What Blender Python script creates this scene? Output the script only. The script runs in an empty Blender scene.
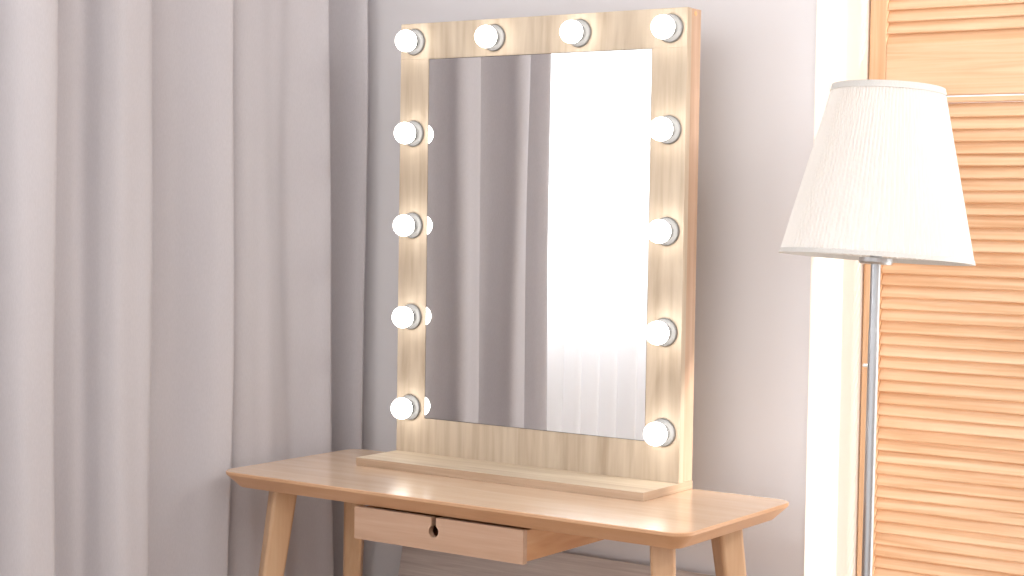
import bpy, bmesh, math, random
from mathutils import Vector, Matrix
random.seed(7)
S = bpy.context.scene
C = S.collection
PI = math.pi

# ------------------------------------------------------------------ helpers
def link(name, bm, mat, parent=None, smooth=False, bevel=0.0, kind=None, segs=2):
    me = bpy.data.meshes.new(name)
    bmesh.ops.recalc_face_normals(bm, faces=bm.faces)
    bm.to_mesh(me); bm.free()
    o = bpy.data.objects.new(name, me)
    C.objects.link(o)
    if mat: me.materials.append(mat)
    if smooth:
        for p in me.polygons: p.use_smooth = True
    if bevel:
        b = o.modifiers.new('bevel', 'BEVEL'); b.width = bevel; b.segments = segs
        b.limit_method = 'ANGLE'; b.angle_limit = math.radians(40)
    if parent:
        o.parent = parent
        o.matrix_parent_inverse = Matrix.Identity(4)
        pm = world_of(parent)
        me.transform(pm.inverted())
    if kind: o['kind'] = kind
    return o

def world_of(o):
    m = Matrix.LocRotScale(o.location, o.rotation_euler, o.scale)
    return world_of(o.parent) @ m if o.parent else m

def thing(name, label, cat, loc=(0, 0, 0), group=None):
    o = bpy.data.objects.new(name, None); C.objects.link(o)
    o.empty_display_size = .05
    o.location = loc; o['label'] = label; o['category'] = cat
    if group: o['group'] = group
    return o

def tag(o, label, cat, group=None):
    o['label'] = label; o['category'] = cat
    if group: o['group'] = group
    return o

def box(bm, x0, x1, y0, y1, z0, z1):
    vs = [bm.verts.new((x, y, z)) for z in (z0, z1) for y in (y0, y1) for x in (x0, x1)]
    for f in ((0, 1, 3, 2), (4, 6, 7, 5), (0, 4, 5, 1), (2, 3, 7, 6), (0, 2, 6, 4), (1, 5, 7, 3)):
        bm.faces.new([vs[i] for i in f])
    return vs

def boxes(*bs):
    bm = bmesh.new()
    for b in bs: box(bm, *b)
    return bm

def loft(rings, close=True, cap=True):
    bm = bmesh.new()
    R = [[bm.verts.new(p) for p in r] for r in rings]
    n = len(R[0])
    for a, b in zip(R, R[1:]):
        for i in range(n if close else n - 1):
            j = (i + 1) % n
            bm.faces.new((a[i], a[j], b[j], b[i]))
    if cap:
        bm.faces.new(R[0][::-1]); bm.faces.new(R[-1])
    return bm

def frame_of(axis):
    a = Vector(axis).normalized()
    t = Vector((1, 0, 0)) if abs(a.x) < .9 else Vector((0, 1, 0))
    u = a.cross(t).normalized(); return a, u, a.cross(u).normalized()

def lathe(base, axis, prof, n=48, cap=True):
    """prof: list of (radius, distance along the axis)."""
    a, u, v = frame_of(axis); b = Vector(base)
    rings = [[b + a * d + (u * math.cos(2 * PI * i / n) + v * math.sin(2 * PI * i / n)) * max(r, 1e-4)
              for i in range(n)] for r, d in prof]
    return loft(rings, cap=cap)

def rrect(x0, x1, y0, y1, r, n=12):
    pts = []
    for cx, cy, a0 in ((x1 - r, y0 + r, -PI / 2), (x1 - r, y1 - r, 0), (x0 + r, y1 - r, PI / 2), (x0 + r, y0 + r, PI)):
        for i in range(n + 1):
            a = a0 + PI / 2 * i / n
            pts.append((cx + r * math.cos(a), cy + r * math.sin(a)))
    return pts

# ------------------------------------------------------------------ materials
def mat(name, col=(.8, .8, .8), rough=.5, metal=0.0, spec=.5):
    m = bpy.data.materials.new(name); m.use_nodes = True
    b = m.node_tree.nodes['Principled BSDF']
    b.inputs['Base Color'].default_value = (*col, 1)
    b.inputs['Roughness'].default_value = rough
    b.inputs['Metallic'].default_value = metal
    b.inputs['Specular IOR Level'].default_value = spec
    return m

def nd(m, t, **kw):
    n = m.node_tree.nodes.new(t)
    for k, v in kw.items(): setattr(n, k, v)
    return n

def ramp(m, stops):
    r = nd(m, 'ShaderNodeValToRGB'); e = r.color_ramp.elements
    while len(e) < len(stops): e.new(.5)
    for i, (p, c) in enumerate(stops):
        e[i].position = p; e[i].color = (*c, 1)
    return r

def wood(name, dark, mid, light, scale, rough=.4, fine=1.0, distort=1.5, bump=.08, spec=.5, vary=False):
    """scale: mapping scale per axis; small value along the grain."""
    m = mat(name, mid, rough, spec=spec); L = m.node_tree.links.new
    b = m.node_tree.nodes['Principled BSDF']
    tc = nd(m, 'ShaderNodeTexCoord'); mp = nd(m, 'ShaderNodeMapping')
    mp.inputs['Scale'].default_value = scale
    co_ = tc.outputs['Object']
    if vary:      # every board cut from another place of the log
        oi = nd(m, 'ShaderNodeObjectInfo'); va = nd(m, 'ShaderNodeVectorMath', operation='MULTIPLY_ADD')
        va.inputs[1].default_value = (7, 5, 9); L(oi.outputs['Random'], va.inputs[0]); L(co_, va.inputs[2]); co_ = va.outputs[0]
    L(co_, mp.inputs['Vector'])
    n1 = nd(m, 'ShaderNodeTexNoise'); n1.inputs['Scale'].default_value = 1; n1.inputs['Detail'].default_value = 4
    n1.inputs['Distortion'].default_value = distort
    L(mp.outputs[0], n1.inputs['Vector'])
    mp2 = nd(m, 'ShaderNodeMapping'); mp2.inputs['Scale'].default_value = [s * (6 if s > 8 else 2.5) for s in scale]
    L(co_, mp2.inputs['Vector'])
    n2 = nd(m, 'ShaderNodeTexNoise'); n2.inputs['Scale'].default_value = 1; n2.inputs['Detail'].default_value = 6
    L(mp2.outputs[0], n2.inputs['Vector'])
    mx = nd(m, 'ShaderNodeMath', operation='MULTIPLY_ADD')
    mx.inputs[1].default_value = .45 * fine; L(n2.outputs['Fac'], mx.inputs[0])
    ml = nd(m, 'ShaderNodeMath', operation='MULTIPLY'); ml.inputs[1].default_value = 1 - .45 * fine
    L(n1.outputs['Fac'], ml.inputs[0]); L(ml.outputs[0], mx.inputs[2])
    r = ramp(m, [(.32, dark), (.5, mid), (.68, light)])
    L(mx.outputs[0], r.inputs[0]); L(r.outputs[0], b.inputs['Base Color'])
    bp = nd(m, 'ShaderNodeBump'); bp.inputs['Strength'].default_value = bump; bp.inputs['Distance'].default_value = .002
    L(n2.outputs['Fac'], bp.inputs['Height']); L(bp.outputs[0], b.inputs['Normal'])
    return m

def fabric(name, col, rough=.9, weave=900, bump=.15, var=.04):
    m = mat(name, col, rough, spec=.15); L = m.node_tree.links.new
    b = m.node_tree.nodes['Principled BSDF']
    tc = nd(m, 'ShaderNodeTexCoord'); mp = nd(m, 'ShaderNodeMapping'); mp.inputs['Scale'].default_value = (weave, weave, weave * .12)
    L(tc.outputs['Object'], mp.inputs['Vector'])
    n = nd(m, 'ShaderNodeTexNoise'); n.inputs['Scale'].default_value = 1; n.inputs['Detail'].default_value = 2
    L(mp.outputs[0], n.inputs['Vector'])
    r = ramp(m, [(.3, tuple(c * (1 - var) for c in col)), (.7, tuple(min(1, c * (1 + var)) for c in col))])
    L(n.outputs['Fac'], r.inputs[0]); L(r.outputs[0], b.inputs['Base Color'])
    bp = nd(m, 'ShaderNodeBump'); bp.inputs['Strength'].default_value = bump; bp.inputs['Distance'].default_value = .001
    L(n.outputs['Fac'], bp.inputs['Height']); L(bp.outputs[0], b.inputs['Normal'])
    return m

def sheer(name, col, transp, trans):
    m = bpy.data.materials.new(name); m.use_nodes = True; nt = m.node_tree; L = nt.links.new
    nt.nodes.remove(nt.nodes['Principled BSDF'])
    out = nt.nodes['Material Output']
    d = nd(m, 'ShaderNodeBsdfDiffuse'); d.inputs[0].default_value = (*col, 1)
    t = nd(m, 'ShaderNodeBsdfTranslucent'); t.inputs[0].default_value = (*col, 1)
    p = nd(m, 'ShaderNodeBsdfTransparent')
    a = nd(m, 'ShaderNodeMixShader'); a.inputs[0].default_value = trans
    L(d.outputs[0], a.inputs[1]); L(t.outputs[0], a.inputs[2])
    b = nd(m, 'ShaderNodeMixShader'); b.inputs[0].default_value = transp
    L(a.outputs[0], b.inputs[1]); L(p.outputs[0], b.inputs[2]); L(b.outputs[0], out.inputs[0])
    return m

M = {}
M['wall'] = mat('wall_paint', (.77, .752, .77), .85, spec=.2)
M['white'] = mat('white_paint', (.86, .85, .84), .5)
M['reveal'] = mat('reveal_paint', (.88, .84, .80), .6, spec=.3)
M['ceiling'] = mat('ceiling_paint', (.85, .85, .85), .9)
M['curtain'] = fabric('grey_curtain_fabric', (.485, .462, .482))
M['sheer'] = sheer('sheer_fabric', (.95, .95, .96), .03, .5)
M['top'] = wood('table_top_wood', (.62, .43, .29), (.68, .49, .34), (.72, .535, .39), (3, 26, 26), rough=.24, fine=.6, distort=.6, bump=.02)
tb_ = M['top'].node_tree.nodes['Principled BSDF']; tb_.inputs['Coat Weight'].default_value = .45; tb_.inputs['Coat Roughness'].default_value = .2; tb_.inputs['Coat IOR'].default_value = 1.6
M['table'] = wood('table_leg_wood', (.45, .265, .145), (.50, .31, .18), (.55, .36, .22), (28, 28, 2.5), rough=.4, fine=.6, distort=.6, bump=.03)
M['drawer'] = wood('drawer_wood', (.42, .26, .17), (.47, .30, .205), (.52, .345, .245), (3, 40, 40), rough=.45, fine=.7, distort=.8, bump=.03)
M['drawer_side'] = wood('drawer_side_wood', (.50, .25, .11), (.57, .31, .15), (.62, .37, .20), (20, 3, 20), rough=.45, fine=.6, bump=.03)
M['oak_v'] = wood('pale_oak_vertical', (.41, .32, .23), (.53, .435, .33), (.62, .525, .41), (9, 9, 1.4), rough=.55, fine=1.3, distort=3.0, bump=.1, spec=.3)
M['oak_h'] = wood('pale_oak_horizontal', (.52, .405, .29), (.63, .52, .39), (.71, .61, .48), (2.2, 42, 42), rough=.5, fine=.9, distort=.6, bump=.06, spec=.3)
M['oak_side'] = wood('oak_side_warm_lit', (.47, .31, .21), (.54, .37, .265), (.61, .44, .32), (34, 34, 1.6), rough=.5, fine=.7, distort=.4, bump=.05, spec=.3)  # orange of the warm light is painted into the side wood
M['oak_edge'] = wood('oak_edge_shaded', (.40, .28, .19), (.48, .35, .25), (.56, .42, .31), (2.2, 2.2, 60), rough=.5, fine=.6, distort=.4, bump=.03, spec=.3)  # base board edges: their shade is put into a darker wood colour
M['grey_oak'] = wood('grey_oak_board', (.40, .33, .30), (.52, .45, .42), (.64, .57, .53), (2.5, 60, 45), rough=.6, fine=.9, distort=1.0, bump=.05)
M['pine'] = wood('pine_slat_wood', (.60, .34, .18), (.755, .50, .31), (.83, .61, .42), (1.3, 26, 26), rough=.5, fine=.6, distort=1.6, bump=.03, vary=True)
M['pine_v'] = wood('pine_stile_wood', (.62, .36, .19), (.74, .48, .29), (.82, .57, .37), (34, 34, 1.4), rough=.5, fine=.5, distort=1.2, bump=.03)
M['mirror'] = mat('mirror_silver', (.93, .94, .94), .0, 1.0)
M['edge'] = mat('mirror_edge', (.10, .11, .11), .3)
M['porcelain'] = mat('white_plastic', (.85, .85, .84), .35)
M['socket'] = mat('socket_ceramic', (.21, .208, .205), .4)
M['collar'] = mat('bulb_collar_metal', (.03, .03, .03), .6, .0)
M['nickel'] = mat('brushed_nickel', (.46, .46, .47), .33, 1.0)
M['shade'] = sheer('lamp_shade_fabric', (.85, .845, .83), .02, .38)
M['trim'] = fabric('lamp_trim_fabric', (.60, .59, .57), weave=600)
M['floor'] = wood('floor_boards', (.34, .24, .17), (.42, .31, .22), (.50, .38, .28), (20, 2, 2), rough=.45)
M['plug'] = mat('screw_cap_plastic', (.74, .45, .22), .5)
gl = bpy.data.materials.new('window_glass'); gl.use_nodes = True
gl.node_tree.nodes.remove(gl.node_tree.nodes['Principled BSDF'])
g1 = nd(gl, 'ShaderNodeBsdfTransparent'); g1.inputs[0].default_value = (.97, .98, .98, 1)
g2 = nd(gl, 'ShaderNodeBsdfGlossy'); g2.inputs['Roughness'].default_value = .02
g3 = nd(gl, 'ShaderNodeMixShader'); g3.inputs[0].default_value = .05
gl.node_tree.links.new(g1.outputs[0], g3.inputs[1]); gl.node_tree.links.new(g2.outputs[0], g3.inputs[2])
gl.node_tree.links.new(g3.outputs[0], gl.node_tree.nodes['Material Output'].inputs[0])
M['glass'] = gl
bl = mat('lit_bulb', (1, 1, 1), .4); b_ = bl.node_tree.nodes['Principled BSDF']
b_.inputs['Emission Color'].default_value = (1, .965, .91, 1); b_.inputs['Emission Strength'].default_value = 4.2
M['bulb'] = bl

# ------------------------------------------------------------------ room
XL, YB, H = -.905, .40, 2.65          # left wall face, back wall face, ceiling
XE, XR, XF, YF = .527, 3.25, 4.5, -4.6    # window niche from XE to XR; far right wall; front end of the floor
def struct(name, bm, m, parent=None, **k): return link(name, bm, m, parent, kind='structure', **k)
struct('floor', boxes((XL - .2, XF + .2, YF, 1.0, -.1, 0)), M['floor'])
struct('ceiling', boxes((XL - .2, XF + .2, YF, 1.0, H, H + .1)), M['ceiling'])
WZ0, WZ1 = .12, 2.45
bm = boxes((XL - .2, XE - .0017, YB, .85, 0, H), (XR, XF + .2, YB, .85, 0, H),
           (XE - .0017, XR, YB, .85, WZ1, H), (XE - .0017, XR, YB, .85, 0, WZ0))
struct('wall_back', bm, M['wall'])
# white lining of the window niche
bm = boxes((XE - .0016, XE, YB - .002, .85, WZ0, WZ1), (XE, XR - .012, YB - .002, .85, WZ1 - .012, WZ1 - .0001),
           (XR - .012, XR - .0001, YB - .002, .85, WZ0, WZ1), (XE, XR - .012, YB - .002, .85, WZ0 + .0001, WZ0 + .02))
struct('trim_1', bm, M['reveal'])
# left wall with its window opening behind the sheer curtain
LY0, LY1, LZ0, LZ1 = -2.5, -.90, 1.05, 2.4
bm = boxes((XL - .2, XL, LY1, YB - .001, 0, H), (XL - .2, XL, YF, LY0, 0, H),
           (XL - .2, XL, LY0, LY1, 0, LZ0), (XL - .2, XL, LY0, LY1, LZ1, H))
struct('wall_left', bm, M['wall'])
struct('wall_right', boxes((XF, XF + .2, YF, YB - .001, 0, H)), M['wall'])
struct('baseboard_back', boxes((XL + .001, XE - .001, YB - .014, YB - .0005, .001, .07)), M['white'])
def window(name, horiz, a0, a1, z0, z1, d0, d1, nmul):
    """one window: frame bars and its pane; horiz 'x' or 'y' is the direction along the wall."""
    w = .05; t = []
    bars = [(a0, a1, z0, z0 + w), (a0, a1, z1 - w, z1), (a0, a0 + w, z0 + w, z1 - w), (a1 - w, a1, z0 + w, z1 - w)]
    for k in range(1, nmul):
        c = a0 + (a1 - a0) * k / nmul; bars.append((c - .02, c + .02, z0 + w, z1 - w))
    for a, b, p, q in bars:
        t.append((a, b, d0, d1, p, q) if horiz == 'x' else (d0, d1, a, b, p, q))
    fr = struct(name, boxes(*t), M['white'])
    m = (d0 + d1) / 2
    g = (a0 + w, a1 - w, m - .002, m + .002, z0 + w, z1 - w) if horiz == 'x' else (m - .002, m + .002, a0 + w, a1 - w, z0 + w, z1 - w)
    link('pane', boxes(g), M['glass'], fr)
window('window_1', 'y', LY0 + .001, LY1 - .001, LZ0 + .001, LZ1 - .001, XL - .14, XL - .09, 2)
window('window_2', 'x', XE + .002, XR - .013, WZ0 + .021, WZ1 - .013, .79, .84, 3)

# ------------------------------------------------------------------ curtains
def catmull(pts, per=8):
    out = []
    P = [pts[0]] + pts + [pts[-1]]
    for i in range(1, len(P) - 2):
        p0, p1, p2, p3 = P[i - 1], P[i], P[i + 1], P[i + 2]
        for k in range(per):
            t = k / per
            out.append(tuple(.5 * (2 * b + (c - a) * t + (2 * a - 5 * b + 4 * c - d) * t * t + (3 * b - a - 3 * c + d) * t ** 3)
                             for a, b, c, d in zip(p0, p1, p2, p3)))
    out.append(pts[-1]); return out
def drape(name, prof, z0, z1, m, nz=60, drift=None, thick=.002):
    bm = bmesh.new(); rows = []
    for k in range(nz + 1):
        z = z0 + (z1 - z0) * k / nz
        rows.append([bm.verts.new((*(drift(x, y, z) if drift else (x, y)), z)) for y, x in prof])
    for a, b in zip(rows, rows[1:]):
        for i in range(len(a) - 1): bm.faces.new((a[i], a[i + 1], b[i + 1], b[i]))
    o = link(name, bm, m, smooth=True)
    if thick:
        s = o.modifiers.new('cloth', 'SOLIDIFY'); s.thickness = thick; s.offset = 0
    return o
prof = [(-.905, -.745), (-.885, -.715), (-.86, -.73), (-.835, -.765), (-.805, -.785), (-.775, -.785), (-.752, -.755), (-.735, -.705),
        (-.71, -.672), (-.67, -.660), (-.641, -.664), (-.633, -.705), (-.617, -.748), (-.592, -.768), (-.56, -.762), (-.53, -.748), (-.505, -.735), (-.489, -.695),
        (-.465, -.667), (-.42, -.658), (-.381, -.663), (-.373, -.700), (-.357, -.735), (-.332, -.752), (-.30, -.752), (-.255, -.735), (-.22, -.705),
        (-.185, -.672), (-.155, -.657), (-.138, -.662), (-.133, -.705), (-.126, -.745), (-.115, -.738), (-.100, -.700), (-.07, -.686), (-.03, -.680), (.03, -.682),
        (.08, -.694), (.125, -.698), (.165, -.680), (.195, -.662), (.213, -.664), (.219, -.710), (.232, -.76), (.262, -.775),
        (.30, -.730), (.322, -.680), (.339, -.667), (.347, -.705), (.365, -.745), (.38, -.76)]
def dgrey(x, y, z):
    w = math.exp(-((y - .213) / .07) ** 2)
    dy = w * .030 * (1.13 - z) + .006 * math.sin(3.1 * z + 9 * y) * (1 - w) * math.exp(-((y + .1) / .6) ** 2)
    dx = .006 * math.sin(2.3 * z + 14 * y) + .003 * math.sin(5.2 * z + 31 * y + 1.0) + .0016 * math.sin(1.4 * z + 95 * y) + .0012 * math.sin(2.9 * z - 61 * y)
    return x + dx * .8, min(y + dy, .388)
o = drape('grey_curtain', catmull(prof), .012, H - .004, M['curtain'], drift=dgrey)
tag(o, 'long grey-mauve blackout curtain hanging in deep folds left of the table', 'curtain')
sp = []
y = -2.75; k = 0
while y < -.955:
    sp.append((y, -.785 + (.030 if k % 2 else -.032) + random.uniform(-.008, .008)))
    y += random.uniform(.035, .075); k += 1
sp.append((-.93, -.79))
o = drape('sheer_curtain', catmull(sp, 6), .012, H - .004, M['sheer'], nz=24,
          drift=lambda x, y, z: (x + .006 * math.sin(1.7 * z + 8 * y), y + .012 * math.sin(1.3 * z + 3 * y)), thick=0)
tag(o, 'thin white see-through curtain before the bright window, seen reflected in the mirror', 'curtain')

# ------------------------------------------------------------------ dressing table
TZ = .74
tb = thing('dressing_table', 'light wooden dressing table with splayed legs and one drawer pulled open', 'table', (0, 0, 0))
X0, X1, Y0, Y1 = -.611, .575, -.226, .246
def tr(ins, z, r): return [(x, y, z) for x, y in rrect(X0 + ins, X1 - ins, Y0 + ins, Y1 - ins, r)]
rings = [tr(.030, TZ - .0365, .022), tr(.0285, TZ - .0355, .022), tr(.0015, TZ - .0085, .040), tr(0, TZ - .0065, .042),
         tr(0, TZ - .0015, .042), tr(.0015, TZ, .0405)]
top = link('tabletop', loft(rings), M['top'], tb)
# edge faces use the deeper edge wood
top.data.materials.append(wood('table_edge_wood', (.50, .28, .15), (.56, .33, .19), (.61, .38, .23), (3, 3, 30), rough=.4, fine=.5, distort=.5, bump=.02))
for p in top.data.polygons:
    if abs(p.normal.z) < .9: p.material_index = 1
ZU = TZ - .0365
for (x, y), (sx, sy) in (((-.500, -.130), (-1, -1)), ((.475, -.130), (1, -1)), ((.473, .130), (1, 1)), ((-.509, .130), (-1, 1))):
    rings = []
    ang = math.radians(32)
    o_ = Vector((math.sin(ang) * sx, math.cos(ang) * sy)); t_ = Vector((o_.y, -o_.x))
    for z, A, B in ((0, .017, .015), (ZU - .0005, .0285, .0245)):
        k = ZU - z; c = Vector((x + sx * .10 * k, y + sy * .09 * k))
        rings.append([(*(c + o_ * px + t_ * py), z) for px, py in rrect(-A, A, -B, B, A * .3, 4)])
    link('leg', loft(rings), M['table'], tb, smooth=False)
# drawer: box plus front with key-shaped finger hole
DX0, DX1, DY, DZ0, DZ1 = -.235, .199, -.200, .6300, .6985
dr = link('drawer', boxes((DX0 + .006, DX0 + .018, DY + .0145, .13, DZ0 + .002, DZ1 - .004),
                          (DX1 - .018, DX1 - .006, DY + .0145, .13, DZ0 + .002, DZ1 - .004),
                          (DX0 + .0185, DX1 - .0185, .118, .13, DZ0 + .002, DZ1 - .004),
                          (DX0 + .0185, DX1 - .0185, DY + .0145, .1175, DZ0 + .002, DZ0 + .008)), M['drawer_side'], tb)
hx, hz, hr, sw = -.024, DZ1 - .029, .0125, .0060
pts = [(DX0, DZ0), (DX1, DZ0), (DX1, DZ1), (hx + sw, DZ1)]
a0 = math.asin(sw / hr)
for i in range(33):
    a = (PI / 2 - a0) - (2 * PI - 2 * a0) * i / 32
    pts.append((hx + hr * math.cos(a), hz + hr * math.sin(a)))
pts += [(hx - sw, DZ1), (DX0, DZ1)]
bm = bmesh.new()
f = bm.faces.new([bm.verts.new((x, DY, z)) for x, z in pts])
e = bmesh.ops.extrude_face_region(bm, geom=[f])
bmesh.ops.translate(bm, vec=(0, .014, 0), verts=[v for v in e['geom'] if isinstance(v, bmesh.types.BMVert)])
bmesh.ops.triangulate(bm, faces=[f for f in bm.faces if len(f.verts) > 4])
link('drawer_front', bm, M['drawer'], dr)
for x in (DX0 - .012, DX1 + .0015):
    link('drawer_runner', boxes((x, x + .0105, .0, .17, .688, ZU - .0005)), M['table'], tb)

# ------------------------------------------------------------------ vanity mirror
MX0, MX1, MY, MZB, MZT, MD = -.4278, .3347, .1812, .7585, 1.7602, .0605
vm = thing('vanity_mirror', 'large pale oak framed mirror ringed with lit round bulbs, standing on the table', 'mirror', ((MX0 + MX1) / 2, MY, TZ))
GX0, GX1, GZ0, GZ1 = MX0 + .0823, MX1 - .084, MZB + .0825, MZT - .0831
# front panel: four boards around the glass, each with its own grain direction
link('top_rail', boxes((MX0, MX1, MY, MY + .018, GZ1, MZT)), M['oak_v'], vm, bevel=.0006)
link('bottom_rail', boxes((MX0, MX1, MY, MY + .018, MZB, GZ0)), M['oak_v'], vm)
link('side_stile', boxes((MX0, GX0, MY, MY + .018, GZ0 + .0001, GZ1 - .0001)), M['oak_v'], vm)
link('side_stile', boxes((GX1, MX1, MY, MY + .018, GZ0 + .0001, GZ1 - .0001)), M['oak_v'], vm)
gb = boxes((GX0 + .0002, GX1 - .0002, MY + .0035, MY + .012, GZ0 + .0002, GZ1 - .0002))
gp = link('mirror_backing', gb, M['edge'], vm)
bm = bmesh.new(); t = .0012
vs = [bm.verts.new(p) for p in ((GX0 + t, MY + .0005, GZ0 + t), (GX1 - t, MY + .0005, GZ0 + t), (GX1 - t, MY + .0005, GZ1 - t), (GX0 + t, MY + .0005, GZ1 - t))]
bm.faces.new(vs)
e = bmesh.ops.extrude_face_region(bm, geom=bm.faces[:])
bmesh.ops.translate(bm, vec=(0, .0028, 0), verts=[v for v in e['geom'] if isinstance(v, bmesh.types.BMVert)])
link('mirror_glass', bm, M['mirror'], vm)
for x0, x1 in ((MX0 + .001, MX0 + .019), (MX1 - .019, MX1 - .001)):
    sp_ = link('side_panel', boxes((x0, x1, MY + .0182, MY + MD, MZB, MZT - .0005)), M['oak_side'], vm, bevel=.0008)
link('top_panel', boxes((MX0 + .0192, MX1 - .0192, MY + .0182, MY + MD, MZT - .019, MZT - .0005)), M['oak_h'], vm)
link('back_panel', boxes((MX0 + .0192, MX1 - .0192, MY + MD - .004, MY + MD, MZB, MZT - .0192)), M['oak_v'], vm)
link('base_board', boxes((MX0 - .0006, MX1 + .0006, MY - .148, MY + MD, TZ + .0002, MZB - .0002)), M['oak_h'], vm, bevel=.0008)
bb = bpy.data.objects['base_board'].data; bb.materials.append(M['oak_edge'])
for p in bb.polygons:
    if abs(p.normal.z) < .5: p.material_index = 1
link('screw_cap', lathe((MX1 - .0012, MY + .036, MZT - .010), (1, 0, 0), [(.0, 0), (.0055, 0), (.0055, .0010), (.004, .0014), (0, .0014)], 20), M['plug'], vm)
bxs = [-.387, -.1597, .0677, .295]; bzs = [1.7175, 1.505, 1.291, 1.0775, .864]
spots = [(x, bzs[0]) for x in bxs] + [(x, z) for z in bzs[1:] for x in (bxs[0], bxs[3])]
RB = .0252
def sphere_prof(r, d0, n=20, start=.0):
    return [(r * math.sin(a), d0 - r * math.cos(a)) for a in [start + (PI - start) * i / n for i in range(n + 1)]]
s0 = link('bulb_socket', lathe((0, 0, 0), (0, -1, 0), [(0, .0), (.0300, .0), (.0300, .0035), (.0285, .0055), (.0215, .0065), (.0195, .0065), (.0185, .0085), (0, .0085)], 48), M['socket'], None, smooth=False)
c0 = link('socket_collar', lathe((0, 0, 0), (0, -1, 0), [(0, .0086), (.0165, .0086), (.0165, .0126), (.0, .0126)], 32), M['collar'], None)
l0 = link('light_bulb', lathe((0, 0, 0), (0, -1, 0), [(.0145, .0128)] + sphere_prof(RB, .0330, 24, .62), 48), M['bulb'], None, smooth=True)
first = True
for x, z in spots:
    if first: s, c, l = s0, c0, l0
    else:
        s, c, l = s0.copy(), c0.copy(), l0.copy()
        for q in (s, c, l): C.objects.link(q)
    first = False
    s.parent = vm; s.location = Vector((x, MY - .0002, z)) - vm.location
    c.parent = s; c.location = (0, 0, 0)
    l.parent = s; l.location = (0, 0, 0)

# ------------------------------------------------------------------ board leaning on the wall below the table
lean = math.radians(13)
bd = link('leaning_board', boxes((-.545, .46, -.018, 0, 0, .535)), M['grey_oak'], bevel=.001)
bd.rotation_euler = (-lean, 0, 0)
bd.location = (0, YB - .016 - .535 * math.sin(lean), .0045)
bd.location.x = .0
tag(bd, 'greyish oak grained board leaning against the wall under the table', 'board')

# ------------------------------------------------------------------ louvered shutters
SY = .67; SG = 1.5975
pitch, nrm = .0268, None
def make_shutter(z0, z1, top_rail, bot_rail, W, label, group, hang=False):
    t = thing('louvered_shutter', label, 'shutter', (XE + .004, SY, z0), group)
    x0, x1 = XE + .004, XE + .004 + W; d = .026; sw = .040
    for a, b in ((x0, x0 + sw), (x1 - sw, x1)):
        link('stile', boxes((a, b, SY, SY + d, z0, z1)), M['pine_v'], t, bevel=.0025)
    first = None; L = .0345; th = .0062; A = math.radians(66)
    ns = nslat = int((z1 - z0 - top_rail - bot_rail - L * math.sin(A) + .006) / pitch) + 1
    zs = z1 - top_rail - .001 - L * math.sin(A) - pitch * (ns - 1) if hang else z0 + bot_rail - .004
    zz = zs; ze = zs + pitch * (ns - 1) + L * math.sin(A)
    for p_, q_ in ((z0, zs + .004), (max(ze - .002, z1 - top_rail) if hang else ze - .004, z1)):
        link('rail', boxes((x0 + sw + .0002, x1 - sw - .0002, SY + .001, SY + d - .001, p_, q_)), M['pine'], t, bevel=.002)
    i = 0
    while i < ns:
        if first is None:
            # one slat: rounded section, room edge low, outer edge high
            sec = rrect(-L / 2, L / 2, -th / 2, th / 2, th * .48, 4)
            rings = []
            for xx in (x0 + sw + .0003, x1 - sw - .0003):
                rings.append([(xx, SY + .013 + p * math.cos(A) - q * math.sin(A), zs + L / 2 * math.sin(A) + p * math.sin(A) + q * math.cos(A)) for p, q in sec])
            first = link('slat', loft(rings), M['pine'], t)
        else:
            s = first.copy(); C.objects.link(s); s.parent = t; s.location = (0, 0, pitch * i)
        zz += pitch; i += 1
    return t
W = .4475
lo = make_shutter(WZ0 + .025, SG - .004, .012, .08, W, 'lower tier pine louvered shutter behind the floor lamp', None, hang=True)
up = make_shutter(SG, WZ1 - .02, .06, .117, W, 'upper tier pine louvered shutter above the lamp shade', 'upper tier shutters')
up['label'] = 'upper tier pine louvered shutter with wide bottom rail above the lamp shade'
del up['group']
def copy_tree(o, parent=None):
    c = o.copy(); C.objects.link(c)
    if parent: c.parent = parent
    for ch in list(o.children): copy_tree(ch, c)
    return c
kids = list(up.children)
n = 5
for k in range(1, n + 1):  # extra leaves out of view, added to hold back the sun
    c = copy_tree(up); c.location.x += (W + .006) * k
    c['label'] = 'unseen upper tier pine shutter, added further right to shade the sun'
    c['group'] = 'added upper shutters'

# ------------------------------------------------------------------ floor lamp
B0 = Vector((.769, .159, 0)); P1 = Vector((.7495, .218, 1.247)); P2 = Vector((.7570, .242, 1.584))
lp = thing('floor_lamp', 'slender nickel floor lamp with white pleated shade, standing before the pine shutters', 'lamp', B0)
link('base', lathe(B0, (0, 0, 1), [(0, 0), (.135, 0), (.14, .004), (.14, .012), (.132, .018), (.03, .024), (.014, .034), (0, .034)], 64), M['nickel'], lp, smooth=True)
ax = (P1 - B0)
Lp = ax.length
a = ax.normalized()
link('pole', lathe(B0 + a * .03, a, [(0, 0), (.0105, 0), (.0105, Lp * .86), (.0098, Lp * .865), (.0098, Lp + .02), (0, Lp + .02)], 32), M['nickel'], lp, smooth=False)
kz = ax * (.995 / 1.247)
kp = B0 + kz + Vector((-.0085, -.006, .04))
link('switch_knob', lathe(kp, (-.8, -.6, 0), [(0, 0), (.0035, 0), (.0035, .008), (.002, .0095), (0, .0095)], 16), M['porcelain'], lp)
sax = (P2 - P1).normalized(); HS = (P2 - P1).length
ho = link('shade_holder', lathe(P1 - sax * .012, sax, [(0, 0), (.031, 0), (.033, .004), (.033, .012), (.012, .015), (.012, .05), (0, .05)], 40), M['nickel'], lp)
link('light_bulb', lathe(P1 + sax * .038, sax, [(0, 0), (.013, 0), (.013, .03), (.028, .07), (.03, .09), (.024, .11), (.0, .12)], 32), M['porcelain'], lp, smooth=True)
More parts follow.
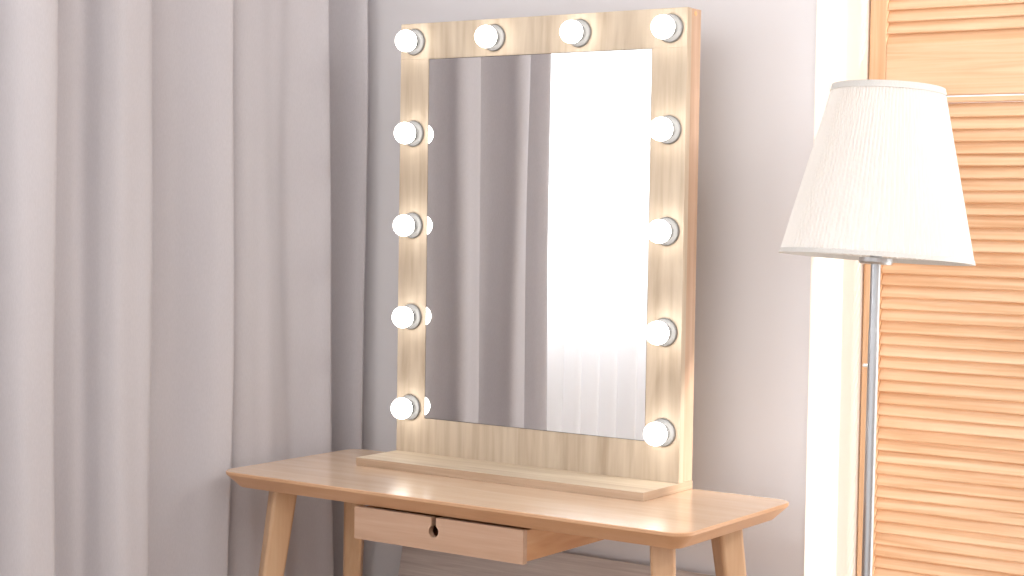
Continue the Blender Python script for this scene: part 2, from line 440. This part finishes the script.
_, u, v = frame_of(sax)
RBm, RTm = .1885, .1085
def cone_pt(r, d, th): return P1 + sax * d + (u * math.cos(th) + v * math.sin(th)) * r
NP = 110; SEG = NP * 6; NZ = 10
bm = bmesh.new(); rows = []
for k in range(NZ + 1):
    t = k / NZ; r = RBm + (RTm - RBm) * t; row = []
    amp = .0018 * (1 - .35 * t)
    for i in range(SEG):
        th = 2 * PI * i / SEG
        ph = (i % 6) / 6
        saw = (ph / .75 if ph < .75 else (1 - ph) / .25)
        row.append(bm.verts.new(cone_pt(r + amp * (saw * 2 - 1), HS * t, th)))
    rows.append(row)
for ra, rb in zip(rows, rows[1:]):
    for i in range(SEG):
        j = (i + 1) % SEG; bm.faces.new((ra[i], ra[j], rb[j], rb[i]))
sh = link('shade', bm, M['shade'], lp)
def band(name, t0, t1, off):
    b0, b1 = RBm + (RTm - RBm) * t0, RBm + (RTm - RBm) * t1
    prof_ = [(b0 + off, HS * t0), (b1 + off, HS * t1), (b1 - .003, HS * t1), (b0 - .003, HS * t0)]
    n = 96; rings = [[cone_pt(r, d, 2 * PI * i / n) for i in range(n)] for r, d in prof_ + prof_[:1]]
    link(name, loft(rings, cap=False), M['trim'], sh, smooth=False)
band('top_trim', .965, 1.004, .0022); band('bottom_trim', -.004, .022, .0024)
# inner spider that carries the shade
bm = bmesh.new()
for k in range(3):
    th = 2 * PI * k / 3 + .4
    d = (u * math.cos(th) + v * math.sin(th))
    s1 = lathe(P1 + sax * .006 + d * .02, d, [(0, 0), (.0016, 0), (.0016, RBm - .0245), (0, RBm - .0245)], 8)
    me = bpy.data.meshes.new('t'); s1.to_mesh(me); s1.free(); bm.from_mesh(me); bpy.data.meshes.remove(me)
link('shade_spider', bm, M['nickel'], lp)

# ------------------------------------------------------------------ lights
def area(name, loc, target, sx, sy, power, col=(1, 1, 1)):
    l = bpy.data.lights.new(name, 'AREA'); l.shape = 'RECTANGLE'; l.size = sx; l.size_y = sy; l.energy = power; l.color = col
    o = bpy.data.objects.new(name, l); C.objects.link(o); o.location = loc
    o.rotation_euler = (Vector(target) - Vector(loc)).to_track_quat('-Z', 'Y').to_euler()
    return o
sun = bpy.data.lights.new('sun', 'SUN'); sun.energy = 2.8; sun.color = (1, .91, .82); sun.angle = math.radians(1.6)
so = bpy.data.objects.new('sun', sun); C.objects.link(so); so.location = (4, 3, 3)
so.rotation_euler = Vector((-1, -.24, -.31)).to_track_quat('-Z', 'Y').to_euler()
area('daylight_left', (XL - .35, (LY0 + LY1) / 2, 1.7), (1, (LY0 + LY1) / 2, 1.5), 1.6, 1.4, 32, (.95, .97, 1))
area('soft_fill', (3.5, -1.2, 1.95), (-.5, -.2, 1.1), 2.0, 1.4, 9, (1, .985, .97))  # added studio fill from the right, not a lamp of the room
area('daylight_right', (1.9, .95, .85), (1.9, 0, .85), 2.4, 1.3, 17, (1, .97, .93))
area('overhead_fill', (.5, -1.9, 2.6), (.0, .2, .9), 1.6, 1.0, 12, (1, .985, .97))  # added fill from above for the wall beside the mirror, no real lamp
area('overhead_fill', (2.5, .0, 2.4), (-.8, -.5, 1.2), 1.0, .5, 15, (1, .98, .965))  # added fill aimed at the curtain folds that the mirror shows
w = bpy.data.worlds.new('world'); S.world = w; w.use_nodes = True
bg = w.node_tree.nodes['Background']; bg.inputs[0].default_value = (.97, .98, 1, 1); bg.inputs[1].default_value = 1.0

# ------------------------------------------------------------------ camera
cd = bpy.data.cameras.new('camera'); co = bpy.data.objects.new('camera', cd); C.objects.link(co)
yaw, pit, rol, f = .6072, .0472, .0148, 1716.5
F = Vector((-math.sin(yaw) * math.cos(pit), math.cos(yaw) * math.cos(pit), -math.sin(pit)))
Rr = Vector((math.cos(yaw), math.sin(yaw), 0)); U = Rr.cross(F)
c, s = math.cos(rol), math.sin(rol)
r2 = Rr * c + U * s; u2 = -Rr * s + U * c
mw = Matrix((( r2.x, u2.x, -F.x, 2.0977), (r2.y, u2.y, -F.y, -2.9842), (r2.z, u2.z, -F.z, 1.3378), (0, 0, 0, 1)))
co.matrix_world = mw
cd.sensor_width = 36; cd.lens = f / 1024 * 36; cd.clip_start = .05
S.camera = co
S.view_settings.view_transform = 'Standard'; S.view_settings.look = 'None'
S.view_settings.exposure = 0.78; S.view_settings.gamma = 1; S.view_settings.use_curve_mapping = False
S.cycles.max_bounces = 10; S.cycles.transparent_max_bounces = 12; S.cycles.diffuse_bounces = 6
S.cycles.caustics_reflective = False; S.cycles.caustics_refractive = False
S.cycles.sample_clamp_indirect = 6
try:
    S.cycles.use_denoising = True
except Exception: pass
